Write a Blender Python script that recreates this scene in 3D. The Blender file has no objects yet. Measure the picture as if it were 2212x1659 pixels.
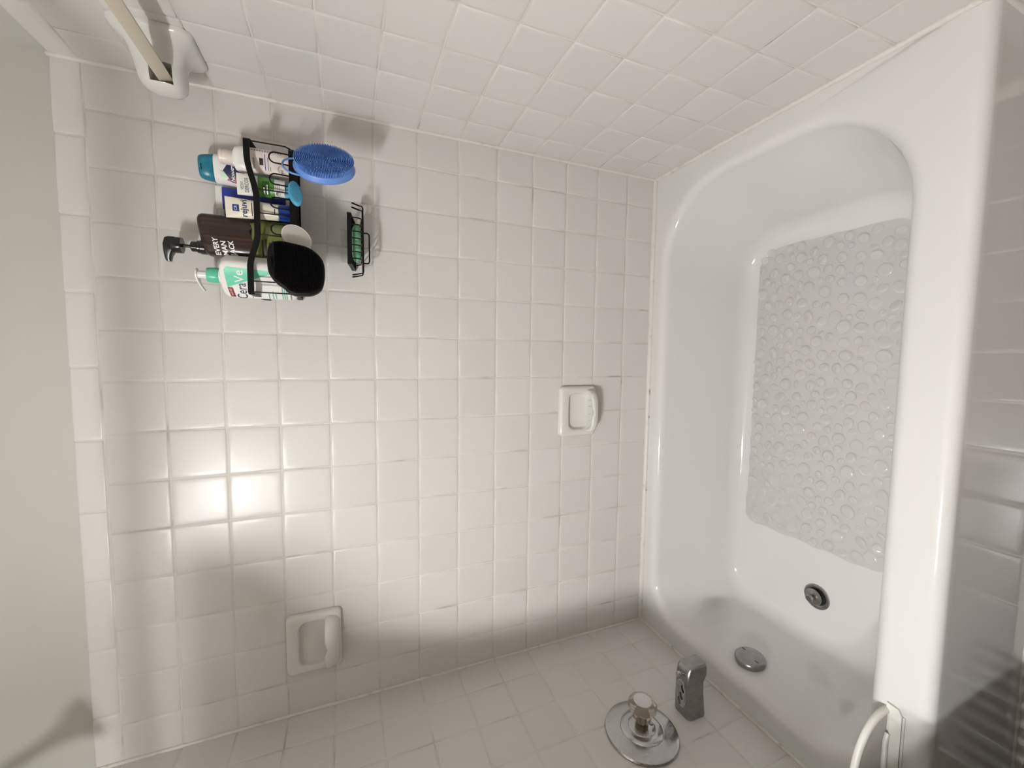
import bpy, bmesh, math, random
from mathutils import Vector, Matrix

# ------------------------------------------------------------------ camera, world, exposure
SC = bpy.context.scene
COL = SC.collection
W = 1.4933            # clear width between the two end walls
ZR = 0.36             # height of the tub rim
P = 0.1095            # tile pitch
D0, DR, DL = 0.0917, 0.0884, 0.0934
CAM = Vector((0.92322, -1.11746, 0.94458 + ZR))
right = Vector((0.01169, -0.37119, -0.92848))
down = Vector((-0.99727, -0.07197, 0.01621))
fwd = Vector((-0.07285, 0.92576, -0.37102))
cd = bpy.data.cameras.new('camera')
cd.sensor_fit = 'HORIZONTAL'
cd.sensor_width = 36.0
cd.lens = 890.54 / 2212 * 36.0
cd.clip_start = 0.01
cam = bpy.data.objects.new('camera', cd)
COL.objects.link(cam)
m3 = Matrix((right, -down, -fwd)).transposed()
cam.matrix_world = Matrix.Translation(CAM) @ m3.to_4x4()
SC.camera = cam

world = bpy.data.worlds.new('world')
SC.world = world
world.use_nodes = True
world.node_tree.nodes['Background'].inputs[0].default_value = (0.9, 0.92, 1.0, 1)
world.node_tree.nodes['Background'].inputs[1].default_value = 0.02
SC.view_settings.view_transform = 'Standard'
SC.view_settings.look = 'None'
SC.view_settings.gamma = 1.0
SC.view_settings.use_curve_mapping = False
SC.view_settings.exposure = 0.0
LAMP_STRENGTH = 268.0        # glow of the frosted shade
BULB_STRENGTH = 1000.0       # bright opening below it
LAMP_COLOR = (1.0, 0.99, 0.975)

# ------------------------------------------------------------------ materials
def mat(name, col, rough=0.5, metal=0.0, spec=0.5, coat=0.0, trans=0.0, ior=1.45, alpha=1.0, sss=0.0):
    m = bpy.data.materials.new(name)
    m.use_nodes = True
    b = m.node_tree.nodes['Principled BSDF']
    b.inputs['Base Color'].default_value = (*col, 1)
    b.inputs['Roughness'].default_value = rough
    b.inputs['Metallic'].default_value = metal
    b.inputs['Specular IOR Level'].default_value = spec
    b.inputs['Coat Weight'].default_value = coat
    b.inputs['Transmission Weight'].default_value = trans
    b.inputs['IOR'].default_value = ior
    b.inputs['Alpha'].default_value = alpha
    if sss:
        b.inputs['Subsurface Weight'].default_value = sss
        b.inputs['Subsurface Radius'].default_value = (0.004, 0.004, 0.005)
    return m

def nodes(m):
    nt = m.node_tree
    return nt, nt.nodes['Principled BSDF']

def add_noise(m, scale, detail=2.0, coord='Object'):
    nt, b = nodes(m)
    tc = nt.nodes.new('ShaderNodeTexCoord')
    n = nt.nodes.new('ShaderNodeTexNoise')
    n.inputs['Scale'].default_value = scale
    n.inputs['Detail'].default_value = detail
    nt.links.new(tc.outputs[coord], n.inputs['Vector'])
    return n

def add_bump(m, scale, strength, dist=0.001, detail=2.0, coord='Object'):
    nt, b = nodes(m)
    n = add_noise(m, scale, detail, coord)
    bp = nt.nodes.new('ShaderNodeBump')
    bp.inputs['Strength'].default_value = strength
    bp.inputs['Distance'].default_value = dist
    nt.links.new(n.outputs['Fac'], bp.inputs['Height'])
    nt.links.new(bp.outputs['Normal'], b.inputs['Normal'])

def ramp_color(m, fac, stops):
    nt, b = nodes(m)
    r = nt.nodes.new('ShaderNodeValToRGB')
    while len(r.color_ramp.elements) < len(stops):
        r.color_ramp.elements.new(0.5)
    for e, (p, c) in zip(r.color_ramp.elements, stops):
        e.position = p
        e.color = (*c, 1)
    nt.links.new(fac, r.inputs['Fac'])
    nt.links.new(r.outputs['Color'], b.inputs['Base Color'])
    return r

def tile_material():
    m = mat('glazed_tile', (0.72, 0.69, 0.65), 0.32)
    nt, b = nodes(m)
    oi = nt.nodes.new('ShaderNodeObjectInfo')
    ramp_color(m, oi.outputs['Random'], [(0.0, (0.640, 0.616, 0.592)), (0.5, (0.652, 0.630, 0.604)), (1.0, (0.664, 0.644, 0.620))])
    add_bump(m, 260, 0.08, 0.0006, 2.0)
    return m

M = {}
M['tile'] = tile_material()
g = mat('grout', (0.62, 0.58, 0.53), 0.85)
n = add_noise(g, 9, 6)
ramp_color(g, n.outputs['Fac'], [(0.28, (0.38, 0.35, 0.32)), (0.40, (0.60, 0.57, 0.53)), (0.58, (0.68, 0.655, 0.62))])
M['grout'] = g
pt = mat('wall_paint', (0.53, 0.515, 0.475), 0.55)
add_bump(pt, 380, 0.15, 0.0004)
M['paint'] = pt
M['ceiling'] = mat('ceiling_paint', (0.58, 0.565, 0.54), 0.7)
M['vanity_wood'] = mat('brown_wood', (0.10, 0.055, 0.03), 0.45)
M['door_wood'] = mat('tan_wood', (0.30, 0.21, 0.14), 0.5)
ck = mat('caulk', (0.80, 0.77, 0.72), 0.42)
n = add_noise(ck, 34, 5)
ramp_color(ck, n.outputs['Fac'], [(0.26, (0.18, 0.165, 0.14)), (0.33, (0.58, 0.55, 0.50)), (0.42, (0.68, 0.65, 0.61))])
M['caulk'] = ck
en = mat('white_enamel', (0.690, 0.678, 0.664), 0.07, coat=0.3)
add_bump(en, 22, 0.05, 0.0012, 1.0)
M['enamel'] = en
M['ceramic'] = mat('white_ceramic', (0.68, 0.665, 0.635), 0.14, coat=0.2)
ch = mat('worn_chrome', (0.50, 0.49, 0.49), 0.16, metal=1.0)
n = add_noise(ch, 42, 4)
nt, b = nodes(ch)
r = nt.nodes.new('ShaderNodeMapRange')
r.inputs['From Min'].default_value = 0.35
r.inputs['From Max'].default_value = 0.7
r.inputs['To Min'].default_value = 0.10
r.inputs['To Max'].default_value = 0.34
nt.links.new(n.outputs['Fac'], r.inputs['Value'])
nt.links.new(r.outputs['Result'], b.inputs['Roughness'])
M['chrome'] = ch
dk = mat('dull_chrome', (0.36, 0.34, 0.33), 0.30, metal=1.0)
n = add_noise(dk, 60, 5)
ramp_color(dk, n.outputs['Fac'], [(0.3, (0.29, 0.275, 0.27)), (0.7, (0.37, 0.355, 0.35))])
M['dull_chrome'] = dk
M['dark_slot'] = mat('dark_slot', (0.01, 0.01, 0.01), 0.7)
M['acrylic'] = mat('clear_acrylic', (0.88, 0.83, 0.75), 0.08, trans=0.80, ior=1.47)
M['acrylic_cap'] = mat('pale_acrylic_cap', (0.70, 0.67, 0.68), 0.22)
M['brass'] = mat('dark_brass', (0.22, 0.17, 0.10), 0.35, metal=0.9)
M['black_metal'] = mat('black_powder_coat', (0.003, 0.003, 0.003), 0.45, spec=0.25)
M['bar'] = mat('cream_plastic', (0.60, 0.535, 0.43), 0.32)
M['plastic_white'] = mat('white_plastic', (0.74, 0.72, 0.68), 0.35)
M['plastic_grey'] = mat('grey_translucent_plastic', (0.66, 0.63, 0.60), 0.3, alpha=0.75)
M['mat_vinyl'] = mat('clear_vinyl', (0.79, 0.76, 0.755), 0.2, alpha=0.46)
M['mat_bubble'] = mat('clear_vinyl_bubble', (0.86, 0.83, 0.82), 0.09, spec=0.8, coat=0.6, alpha=0.40)
cu = bpy.data.materials.new('curtain_fabric')
cu.use_nodes = True
nt = cu.node_tree
nt.nodes.clear()
o = nt.nodes.new('ShaderNodeOutputMaterial')
mx = nt.nodes.new('ShaderNodeMixShader')
df = nt.nodes.new('ShaderNodeBsdfDiffuse')
tl = nt.nodes.new('ShaderNodeBsdfTranslucent')
df.inputs[0].default_value = (0.72, 0.68, 0.62, 1)
tl.inputs[0].default_value = (0.62, 0.56, 0.48, 1)
mx.inputs[0].default_value = 0.10
nt.links.new(df.outputs[0], mx.inputs[1])
nt.links.new(tl.outputs[0], mx.inputs[2])
nt.links.new(mx.outputs[0], o.inputs[0])
M['curtain'] = cu
gl = bpy.data.materials.new('lit_frosted_glass')
gl.use_nodes = True
b = gl.node_tree.nodes['Principled BSDF']
b.inputs['Base Color'].default_value = (0.9, 0.88, 0.84, 1)
b.inputs['Emission Color'].default_value = (*LAMP_COLOR, 1)
b.inputs['Emission Strength'].default_value = LAMP_STRENGTH
M['globe'] = gl
bl = gl.copy()
bl.name = 'lit_bulb'
bl.node_tree.nodes['Principled BSDF'].inputs['Emission Strength'].default_value = BULB_STRENGTH
M['bulb'] = bl
M['mirror'] = mat('mirror_glass', (0.85, 0.86, 0.86), 0.02, metal=1.0)
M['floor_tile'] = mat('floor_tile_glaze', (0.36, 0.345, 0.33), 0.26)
# toiletries
def plain(key, col, rough=0.35, **k):
    M[key] = mat(key, col, rough, **k)
plain('bottle_white', (0.80, 0.78, 0.76), 0.28)
plain('pump_white', (0.80, 0.78, 0.76), 0.22)
plain('mint', (0.10, 0.50, 0.33), 0.3)
plain('mint_print', (0.13, 0.56, 0.37), 0.4)
plain('ink_navy', (0.012, 0.018, 0.06), 0.5)
plain('ink_black', (0.012, 0.012, 0.014), 0.5)
plain('ink_grey', (0.25, 0.25, 0.26), 0.5)
plain('ink_white', (0.85, 0.83, 0.80), 0.5)
plain('ink_red', (0.20, 0.012, 0.022), 0.5)
plain('ink_mint', (0.20, 0.45, 0.33), 0.5)
plain('pump_black', (0.012, 0.012, 0.011), 0.22)
plain('gel_green', (0.135, 0.16, 0.045), 0.12, coat=0.3)
plain('cream', (0.74, 0.69, 0.58), 0.33)
plain('cap_blue', (0.008, 0.035, 0.23), 0.16)
plain('silver', (0.75, 0.74, 0.72), 0.15, metal=1.0)
plain('tube_navy', (0.006, 0.007, 0.03), 0.3)
plain('tube_blue', (0.020, 0.035, 0.27), 0.33)
plain('tube_white', (0.76, 0.745, 0.70), 0.34)
plain('band_green', (0.075, 0.23, 0.035), 0.36)
plain('band_dark_green', (0.015, 0.07, 0.012), 0.36)
plain('cap_cyan', (0.05, 0.30, 0.46), 0.28)
plain('cap_teal', (0.015, 0.17, 0.25), 0.28)
plain('label_navy', (0.010, 0.012, 0.07), 0.4)
plain('label_crimson', (0.42, 0.02, 0.09), 0.4)
plain('label_aqua', (0.22, 0.52, 0.60), 0.4)
plain('label_pale_green', (0.55, 0.72, 0.56), 0.4)
plain('bottle_pink', (0.76, 0.67, 0.64), 0.3)
plain('silicone_blue', (0.13, 0.27, 0.66), 0.42)
plain('silicone_cyan', (0.09, 0.36, 0.54), 0.45)
plain('pad_white', (0.52, 0.495, 0.45), 0.6)
plain('silicone_black', (0.0025, 0.0025, 0.0025), 0.5, spec=0.25)
plain('soap_green', (0.16, 0.42, 0.24), 0.4, sss=0.1)
plain('adhesive_clear', (0.75, 0.74, 0.73), 0.2, alpha=0.25)
wd = mat('dark_wood_print', (0.04, 0.02, 0.015), 0.24)
nt, b = nodes(wd)
tc = nt.nodes.new('ShaderNodeTexCoord')
mp = nt.nodes.new('ShaderNodeMapping')
mp.inputs['Scale'].default_value = (150, 150, 7)
ns = nt.nodes.new('ShaderNodeTexNoise')
ns.inputs['Scale'].default_value = 1.0
ns.inputs['Detail'].default_value = 5
nt.links.new(tc.outputs['Object'], mp.inputs['Vector'])
nt.links.new(mp.outputs['Vector'], ns.inputs['Vector'])
ramp_color(wd, ns.outputs['Fac'], [(0.30, (0.016, 0.009, 0.008)), (0.52, (0.034, 0.020, 0.018)), (0.66, (0.055, 0.028, 0.018)), (0.78, (0.13, 0.055, 0.022))])
M['wood_print'] = wd

# ------------------------------------------------------------------ mesh helpers
class MB:
    def __init__(s):
        s.v = []
        s.f = []
    def add(s, vs, fs):
        o = len(s.v)
        s.v += [tuple(p) for p in vs]
        s.f += [tuple(i + o for i in f) for f in fs]
        return s
    def box(s, x0, x1, y0, y1, z0, z1):
        vs = [(x, y, z) for z in (z0, z1) for y in (y0, y1) for x in (x0, x1)]
        return s.add(vs, [(0, 2, 3, 1), (4, 5, 7, 6), (0, 1, 5, 4), (2, 6, 7, 3), (0, 4, 6, 2), (1, 3, 7, 5)])
    def loft(s, rings, cap0=True, cap1=True, closed=True):
        n = len(rings[0])
        vs = [p for r in rings for p in r]
        fs = []
        for i in range(len(rings) - 1):
            for j in range(n if closed else n - 1):
                k = (j + 1) % n
                fs.append((i * n + j, i * n + k, (i + 1) * n + k, (i + 1) * n + j))
        if cap0:
            fs.append(tuple(range(n - 1, -1, -1)))
        if cap1:
            fs.append(tuple((len(rings) - 1) * n + j for j in range(n)))
        return s.add(vs, fs)
    def tube(s, path, r, n=8, caps=True):
        path = [Vector(p) for p in path]
        rings = []
        prev = None
        for i, p in enumerate(path):
            a = path[max(i - 1, 0)]
            c = path[min(i + 1, len(path) - 1)]
            t = (c - a).normalized()
            if prev is None:
                ref = Vector((0, 0, 1)) if abs(t.z) < 0.9 else Vector((1, 0, 0))
                u = t.cross(ref).normalized()
            else:
                u = (prev - t * prev.dot(t)).normalized()
            w = t.cross(u)
            prev = u
            rr = r[i] if isinstance(r, (list, tuple)) else r
            rings.append([p + (u * math.cos(2 * math.pi * j / n) + w * math.sin(2 * math.pi * j / n)) * rr for j in range(n)])
        return s.loft(rings, caps, caps)
    def lathe(s, prof, origin=(0, 0, 0), axis='Z', n=32, caps=True):
        o = Vector(origin)
        rings = []
        for r, h in prof:
            ring = []
            for j in range(n):
                a = 2 * math.pi * j / n
                c, d = math.cos(a) * r, math.sin(a) * r
                q = Vector((c, d, h)) if axis == 'Z' else (Vector((h, c, d)) if axis == 'X' else Vector((d, h, c)))
                ring.append(o + q)
            rings.append(ring)
        return s.loft(rings, caps, caps)
    def build(s, name, m, parent=None, smooth=True, sharp=40):
        me = bpy.data.meshes.new(name)
        me.from_pydata(s.v, [], s.f)
        return finish(name, me, m, parent, smooth, sharp)

def finish(name, me, m, parent=None, smooth=True, sharp=40):
    bm = bmesh.new()
    bm.from_mesh(me)
    bmesh.ops.recalc_face_normals(bm, faces=bm.faces)
    if smooth:
        lim = math.radians(sharp)
        for f in bm.faces:
            f.smooth = True
        for e in bm.edges:
            if len(e.link_faces) == 2 and e.calc_face_angle(0) > lim:
                e.smooth = False
    bm.to_mesh(me)
    bm.free()
    o = bpy.data.objects.new(name, me)
    COL.objects.link(o)
    if m is not None:
        me.materials.append(M[m] if isinstance(m, str) else m)
    if parent is not None:
        o.parent = parent
    return o

def thing(name, label, cat, loc=(0, 0, 0), rot=(0, 0, 0), group=None):
    o = bpy.data.objects.new(name, None)
    o.empty_display_size = 0.05
    COL.objects.link(o)
    o.location = loc
    o.rotation_euler = rot
    o['label'] = label
    o['category'] = cat
    if group:
        o['group'] = group
    return o

def tag(o, label, cat, group=None):
    o['label'] = label
    o['category'] = cat
    if group:
        o['group'] = group
    return o

def struct(o, label, cat='wall'):
    o['kind'] = 'structure'
    o['label'] = label
    o['category'] = cat
    return o

def arc(cx, cy, r, a0, a1, n):
    return [(cx + r * math.cos(math.radians(a0 + (a1 - a0) * i / n)), cy + r * math.sin(math.radians(a0 + (a1 - a0) * i / n))) for i in range(n + 1)]

def rrect(x0, x1, y0, y1, r, n=6, m=1):
    """rounded rectangle outline; r a number or (right-back, left-back, left-front, right-front); m pieces per straight side"""
    if not isinstance(r, (tuple, list)):
        r = (r,) * 4
    c = [arc(x1 - r[0], y1 - r[0], r[0], 0, 90, n), arc(x0 + r[1], y1 - r[1], r[1], 90, 180, n),
         arc(x0 + r[2], y0 + r[2], r[2], 180, 270, n), arc(x1 - r[3], y0 + r[3], r[3], 270, 360, n)]
    out = []
    for k in range(4):
        out += c[k]
        a, b2 = c[k][-1], c[(k + 1) % 4][0]
        for i in range(1, m):
            t = i / m
            out.append((a[0] + (b2[0] - a[0]) * t, a[1] + (b2[1] - a[1]) * t))
    return out

def sup(a, b, e, n=28):
    out = []
    for j in range(n):
        t = 2 * math.pi * j / n
        c, s_ = math.cos(t), math.sin(t)
        out.append((a * math.copysign(abs(c) ** (2 / e), c), b * math.copysign(abs(s_) ** (2 / e), s_)))
    return out

def text(body, size, m, parent, place, name='lettering', width=None, extrude=0.0, bold=0.0, shear=0.0, spacing=1.0):
    """printed letters as flat mesh; place(x, y) -> point on the carrier"""
    cu = bpy.data.curves.new('txt', 'FONT')
    cu.body = body
    cu.size = size
    cu.offset = bold
    cu.shear = shear
    cu.space_character = spacing
    cu.resolution_u = 3
    tmp = bpy.data.objects.new('txt', cu)
    COL.objects.link(tmp)
    dg = bpy.context.evaluated_depsgraph_get()
    me = bpy.data.meshes.new_from_object(tmp.evaluated_get(dg))
    bpy.data.objects.remove(tmp)
    bpy.data.curves.remove(cu)
    xs = [v.co.x for v in me.vertices]
    w = max(xs) - min(xs)
    x0 = min(xs)
    k = (width / w) if width else 1.0
    for v in me.vertices:
        v.co = Vector(place((v.co.x - x0) * k, v.co.y))
    me.name = name
    o = bpy.data.objects.new(name, me)
    COL.objects.link(o)
    me.materials.clear()
    me.materials.append(M[m])
    o.parent = parent
    return o

def patch(pts, m, parent, place, name='print_patch', sub=1):
    """flat printed shape given as an outline in label coordinates"""
    dense = []
    for i, p in enumerate(pts):
        q = pts[(i + 1) % len(pts)]
        for s_ in range(sub):
            t = s_ / sub
            dense.append((p[0] + (q[0] - p[0]) * t, p[1] + (q[1] - p[1]) * t))
    cx = sum(p[0] for p in dense) / len(dense)
    cy = sum(p[1] for p in dense) / len(dense)
    rings = [[place(cx + (p[0] - cx) * k, cy + (p[1] - cy) * k) for p in dense] for k in (1.0, 0.66, 0.33)]
    n_ = len(dense)
    mb = MB()
    mb.loft(rings, False, False)
    mb.add(rings[-1] + [place(cx, cy)], [(j, (j + 1) % n_, n_) for j in range(n_)])
    return mb.build(name, m, parent, smooth=False)

# ------------------------------------------------------------------ room shell
def wallbox(name, label, *b, m='paint', cat='wall'):
    return struct(MB().box(*b).build(name, m, smooth=False), label, cat)

YF = -2.45
H = 2.42
TT = 1.4735 + ZR      # top of the tiled field
wall_back = wallbox('wall_back', 'long cream painted wall behind the tub, white tiles below', -0.1, W + 0.1, 0.007, 0.12, 0, H)
wall_right = wallbox('wall_right', 'end wall with the towel bar, white tiles under cream paint', W + 0.007, W + 0.12, YF, 0.12, 0, H)
wall_left = wallbox('wall_left', 'end wall with the faucet, white tiles under cream paint', -0.12, -0.007, YF, 0.12, 0, H)
wall_front = wallbox('wall_front', 'tan wooden wall facing the tub across the room', -0.12, W + 0.12, YF - 0.1, YF, 0, H, m='door_wood')
ceiling = wallbox('ceiling', 'plain off-white ceiling', -0.12, W + 0.12, YF - 0.1, 0.12, H, H + 0.1, m='ceiling', cat='ceiling')
floor = wallbox('floor', 'floor of small white square tiles in front of the tub', -0.12, W + 0.12, YF, 0.12, -0.1, -0.002, m='grout', cat='floor')

GAP = 0.0023
TH = 0.0085
def tile_mesh(w, h, name='tile'):
    """cushion-edged tile, face at local y = 0 towards -y, lying in xz"""
    prof = [(0.0125, 0.0), (0.0045, 0.0), (0.0022, 0.00035), (0.0007, 0.0011), (0.0, 0.0024), (0.0, 0.0068)]
    rings = []
    for ins, d in prof:
        a, b2 = w / 2 - ins, h / 2 - ins
        rings.append([(-a, d, -b2), (a, d, -b2), (a, d, b2), (-a, d, b2)])
    mb = MB()
    mb.loft(rings, True, False)
    me = bpy.data.meshes.new(name)
    me.from_pydata(mb.v, [], mb.f)
    bm = bmesh.new()
    bm.from_mesh(me)
    bmesh.ops.recalc_face_normals(bm, faces=bm.faces)
    # the open back must not flip the shell: face must look to -y
    f0 = max(bm.faces, key=lambda f: f.calc_area())
    if f0.normal.y > 0:
        bmesh.ops.reverse_faces(bm, faces=bm.faces)
    for f in bm.faces:
        f.smooth = True
    bm.to_mesh(me)
    bm.free()
    me.materials.append(M['tile'])
    return me
TM = {}
rng = random.Random(7)
def put_tile(parent, kind, a0, a1, z0, z1, name='tile'):
    """a0..a1 along the wall (x for the back wall, y for the end walls)"""
    w, h = round(a1 - a0 - GAP, 4), round(z1 - z0 - GAP, 4)
    if (w, h) not in TM:
        TM[(w, h)] = tile_mesh(w, h)
    o = bpy.data.objects.new(name, TM[(w, h)])
    COL.objects.link(o)
    o.parent = parent
    c, z = (a0 + a1) / 2, (z0 + z1) / 2
    j = rng.uniform(-0.0003, 0.0003)
    tx, tz = rng.gauss(0, 0.0022), rng.gauss(0, 0.0022)
    if kind == 'back':
        o.location = (c, j, z)
        o.rotation_euler = (tx, 0, tz)
    elif kind == 'right':           # faces -x
        o.location = (W + j, c, z)
        o.rotation_euler = (tx, 0, -math.pi / 2 + tz)
    else:                           # left wall, faces +x
        o.location = (j, c, z)
        o.rotation_euler = (tx, 0, math.pi / 2 + tz)
    return o

Z0 = ZR + 0.002
rows = [(Z0, ZR + P)] + [(ZR + k * P, ZR + (k + 1) * P) for k in range(1, 13)]
cols = [(W - D0, W - 0.001)] + [(W - D0 - (j + 1) * P, W - D0 - j * P) for j in range(12)] + [(0.001, W - D0 - 12 * P)]
MB().box(0, W, 0.0013, 0.0065, ZR - 0.02, TT - 0.003).build('grout_bed', 'grout', wall_back, smooth=False)
for z0, z1 in rows:
    for x0, x1 in cols:
        put_tile(wall_back, 'back', x0, x1, z0, z1)
bj = [W - 0.001, 1.3469] + [1.3469 - 0.1538 * i for i in range(1, 9)] + [0.001]
for a, b2 in zip(bj[1:], bj[:-1]):
    put_tile(wall_back, 'back', a, b2, ZR + 13 * P, TT, 'edge_tile')
for wl, kind, d1, s_ in ((wall_right, 'right', DR, 1), (wall_left, 'left', DL, -1)):
    x0, x1 = (W + 0.0013, W + 0.0065) if kind == 'right' else (-0.0065, -0.0013)
    yc = [(-d1, -0.001)] + [(-d1 - (j + 1) * P, -d1 - j * P) for j in range(6)]
    yend = yc[-1][0] - 0.05
    MB().box(x0, x1, yend + 0.003, 0, ZR - 0.36, TT - 0.003).build('grout_bed', 'grout', wl, smooth=False)
    for z0, z1 in rows:
        for a, b2 in yc:
            put_tile(wl, kind, a, b2, z0, z1)
    k = 0
    y = -0.001
    while y > yc[-1][0] + 0.02:
        a = max(y - 0.1538 * (0.93 if k == 0 else 1), yc[-1][0])
        put_tile(wl, kind, a, y, ZR + 13 * P, TT, 'edge_tile')
        y = a
        k += 1
    z = 0.004
    while z < TT - 0.02:
        put_tile(wl, kind, yend, yc[-1][0], z, min(z + 0.1538, TT), 'edge_tile')
        z += 0.1538
# floor tiles, the four rows before the tub one by one, the others behind the camera joined
FT = None
FP = 0.1068
fx = [0.405 + FP * i for i in range(-4, 11)]
def floor_tile_mesh():
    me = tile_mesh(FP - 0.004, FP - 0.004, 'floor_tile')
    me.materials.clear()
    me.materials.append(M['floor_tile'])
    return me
FT = floor_tile_mesh()
far = MB()
yy = -0.770
for r_ in range(15):
    for i in range(len(fx) - 1):
        xa, xb = max(fx[i], 0), min(fx[i + 1], W)
        if xb - xa < 0.03:
            continue
        yc_ = yy - FP * (r_ + 0.5)
        if r_ < 5 and xb - xa > FP - 0.002:
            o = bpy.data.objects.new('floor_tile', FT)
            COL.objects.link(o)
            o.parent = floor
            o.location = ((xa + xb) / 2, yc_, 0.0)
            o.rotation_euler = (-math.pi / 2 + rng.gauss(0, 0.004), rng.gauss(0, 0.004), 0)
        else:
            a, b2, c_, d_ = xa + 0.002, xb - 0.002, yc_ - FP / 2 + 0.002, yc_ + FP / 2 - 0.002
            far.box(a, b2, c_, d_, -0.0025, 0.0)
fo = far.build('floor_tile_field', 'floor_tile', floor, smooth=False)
fo['kind'] = 'stuff'

# sealant beads
def bead(name, label, path, r, wob=0.0006):
    pts = []
    path = [Vector(p) for p in path]
    rs = []
    for a, b2 in zip(path[:-1], path[1:]):
        L = (b2 - a).length
        n_ = max(2, int(L / 0.012))
        for i in range(n_):
            pts.append(a.lerp(b2, i / n_))
    pts.append(path[-1])
    for p in pts:
        rs.append(r + rng.uniform(-wob, wob))
    o = MB().tube(pts, rs, 10).build(name, 'caulk')
    return struct(o, label, 'caulk')
bead('trim_1', 'white caulk bead in the corner beside the towel bar', [(W - 0.001, -0.001, ZR), (W - 0.001, -0.001, TT)], 0.0048)
bead('trim_2', 'white caulk bead in the corner nearest the faucet', [(0.001, -0.001, ZR), (0.001, -0.001, TT)], 0.0042)
bead('trim_3', 'white caulk bead between tub rim and long tiled wall', [(0, -0.001, ZR + 0.001), (W, -0.001, ZR + 0.001)], 0.0090, 0.0009)
bead('trim_4', 'white caulk bead between tub rim and towel bar wall', [(W - 0.001, 0, ZR + 0.001), (W - 0.001, -0.75, ZR + 0.001), (W - 0.001, -0.762, ZR - 0.02), (W - 0.001, -0.757, 0.004)], 0.0062, 0.0008)
bead('trim_5', 'white caulk bead between tub rim and faucet wall', [(0.001, 0, ZR + 0.001), (0.001, -0.75, ZR + 0.001)], 0.0052, 0.0007)
bead('trim_6', 'caulk bead along the floor under the tub apron', [(0.004, -0.757, 0.001), (W - 0.004, -0.757, 0.001)], 0.005, 0.0012)

# ------------------------------------------------------------------ bathtub
tub = thing('bathtub', 'white enamelled bathtub with rounded basin and plain apron', 'bathtub', (0, 0, 0))
def tub_ring(x0, x1, y0, y1, rl, rr_, z):
    return [(x, y, z) for x, y in rrect(x0, x1, y0, y1, (rr_, rl, rl, rr_), 10, 14)]
e = 0.0004
rings = [tub_ring(e, W - e, -0.7575, -e, .001, .001, 0.0), tub_ring(e, W - e, -0.7600, -e, .001, .001, ZR - 0.09), tub_ring(e, W - e, -0.7625, -e, .001, .001, ZR - 0.035)]
R_ = 0.02
for i in range(0, 9):
    a = math.radians(90 * i / 8)
    rings.append(tub_ring(e, W - e, -0.763 + R_ * (1 - math.cos(a)), -e, .001, .001, ZR - R_ + R_ * math.sin(a)))
O = dict(x0=0.048, x1=1.447, y0=-0.693, y1=-0.036, rl=0.13, rr=0.225)
rings.append(tub_ring(O['x0'] - .006, O['x1'] + .006, O['y0'] - .006, O['y1'] + .006, O['rl'], O['rr'], ZR))
L_ = 0.026
prof = []     # (z, left, right, front, back insets)
for i in range(0, 9):
    a = math.radians(82 * i / 8)
    d = L_ * math.sin(a)
    prof.append((ZR - L_ * (1 - math.cos(a)), d, d, d, d))
zt = prof[-1][0]
for t in (0.12, 0.35, 0.6, 0.8):
    z = zt + (0.115 - zt) * t
    prof.append((z, L_ + 0.030 * t, L_ + 0.095 * t, L_ + 0.030 * t, L_ + 0.046 * t))
FZ = 0.06
za, zb = 0.115, FZ
for i in range(0, 9):
    a = math.radians(8 + 82 * i / 8)
    k = (1 - math.cos(a))
    s_ = math.sin(a)
    prof.append((zb + (za - zb) * (1 - s_) , L_ + 0.030 + 0.052 * k, L_ + 0.095 + 0.085 * k, L_ + 0.030 + 0.050 * k, L_ + 0.046 + 0.043 * k))
for ins, dz in ((0.03, -0.0), (0.10, -0.0006)):
    p = prof[-1]
    prof.append((FZ + dz, p[1] + ins, p[2] + ins, p[3] + ins, p[4] + ins))
for z, l, r_, f_, b_ in prof:
    rings.append(tub_ring(O['x0'] + l, O['x1'] - r_, O['y0'] + f_, O['y1'] - b_, max(O['rl'] - 0.35 * l, 0.05), max(O['rr'] - 0.6 * r_, 0.06), z))
mb = MB().loft(rings, False, True)
tub_body = mb.build('tub_shell', 'enamel', tub, True, 60)

# drain with raised stopper
dc = Vector((0.237, -0.389, FZ))
dr_ = MB().lathe([(0.0345, 0.0), (0.0345, 0.0018), (0.031, 0.0032), (0.0255, 0.0022), (0.0215, 0.0006), (0.0215, 0.0)], dc, 'Z', 40, False).build('drain_flange', 'dull_chrome', tub)
MB().lathe([(0.0216, 0.0002), (0.001, 0.0002)], dc, 'Z', 32, False).build('drain_hole', 'dark_slot', dr_)
stp = MB().lathe([(0.012, 0.002), (0.0215, 0.008), (0.0225, 0.0105), (0.0215, 0.0125), (0.012, 0.0145), (0.007, 0.016)], dc + Vector((0, 0.003, 0)), 'Z', 40).build('drain_stopper', 'dull_chrome', tub)
MB().lathe([(0.0055, 0.015), (0.0055, 0.021), (0.0095, 0.023), (0.0105, 0.027), (0.0095, 0.031), (0.006, 0.0325), (0.0035, 0.0318)], dc + Vector((0, 0.003, 0)), 'Z', 28).build('knob', 'dull_chrome', stp)
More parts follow.
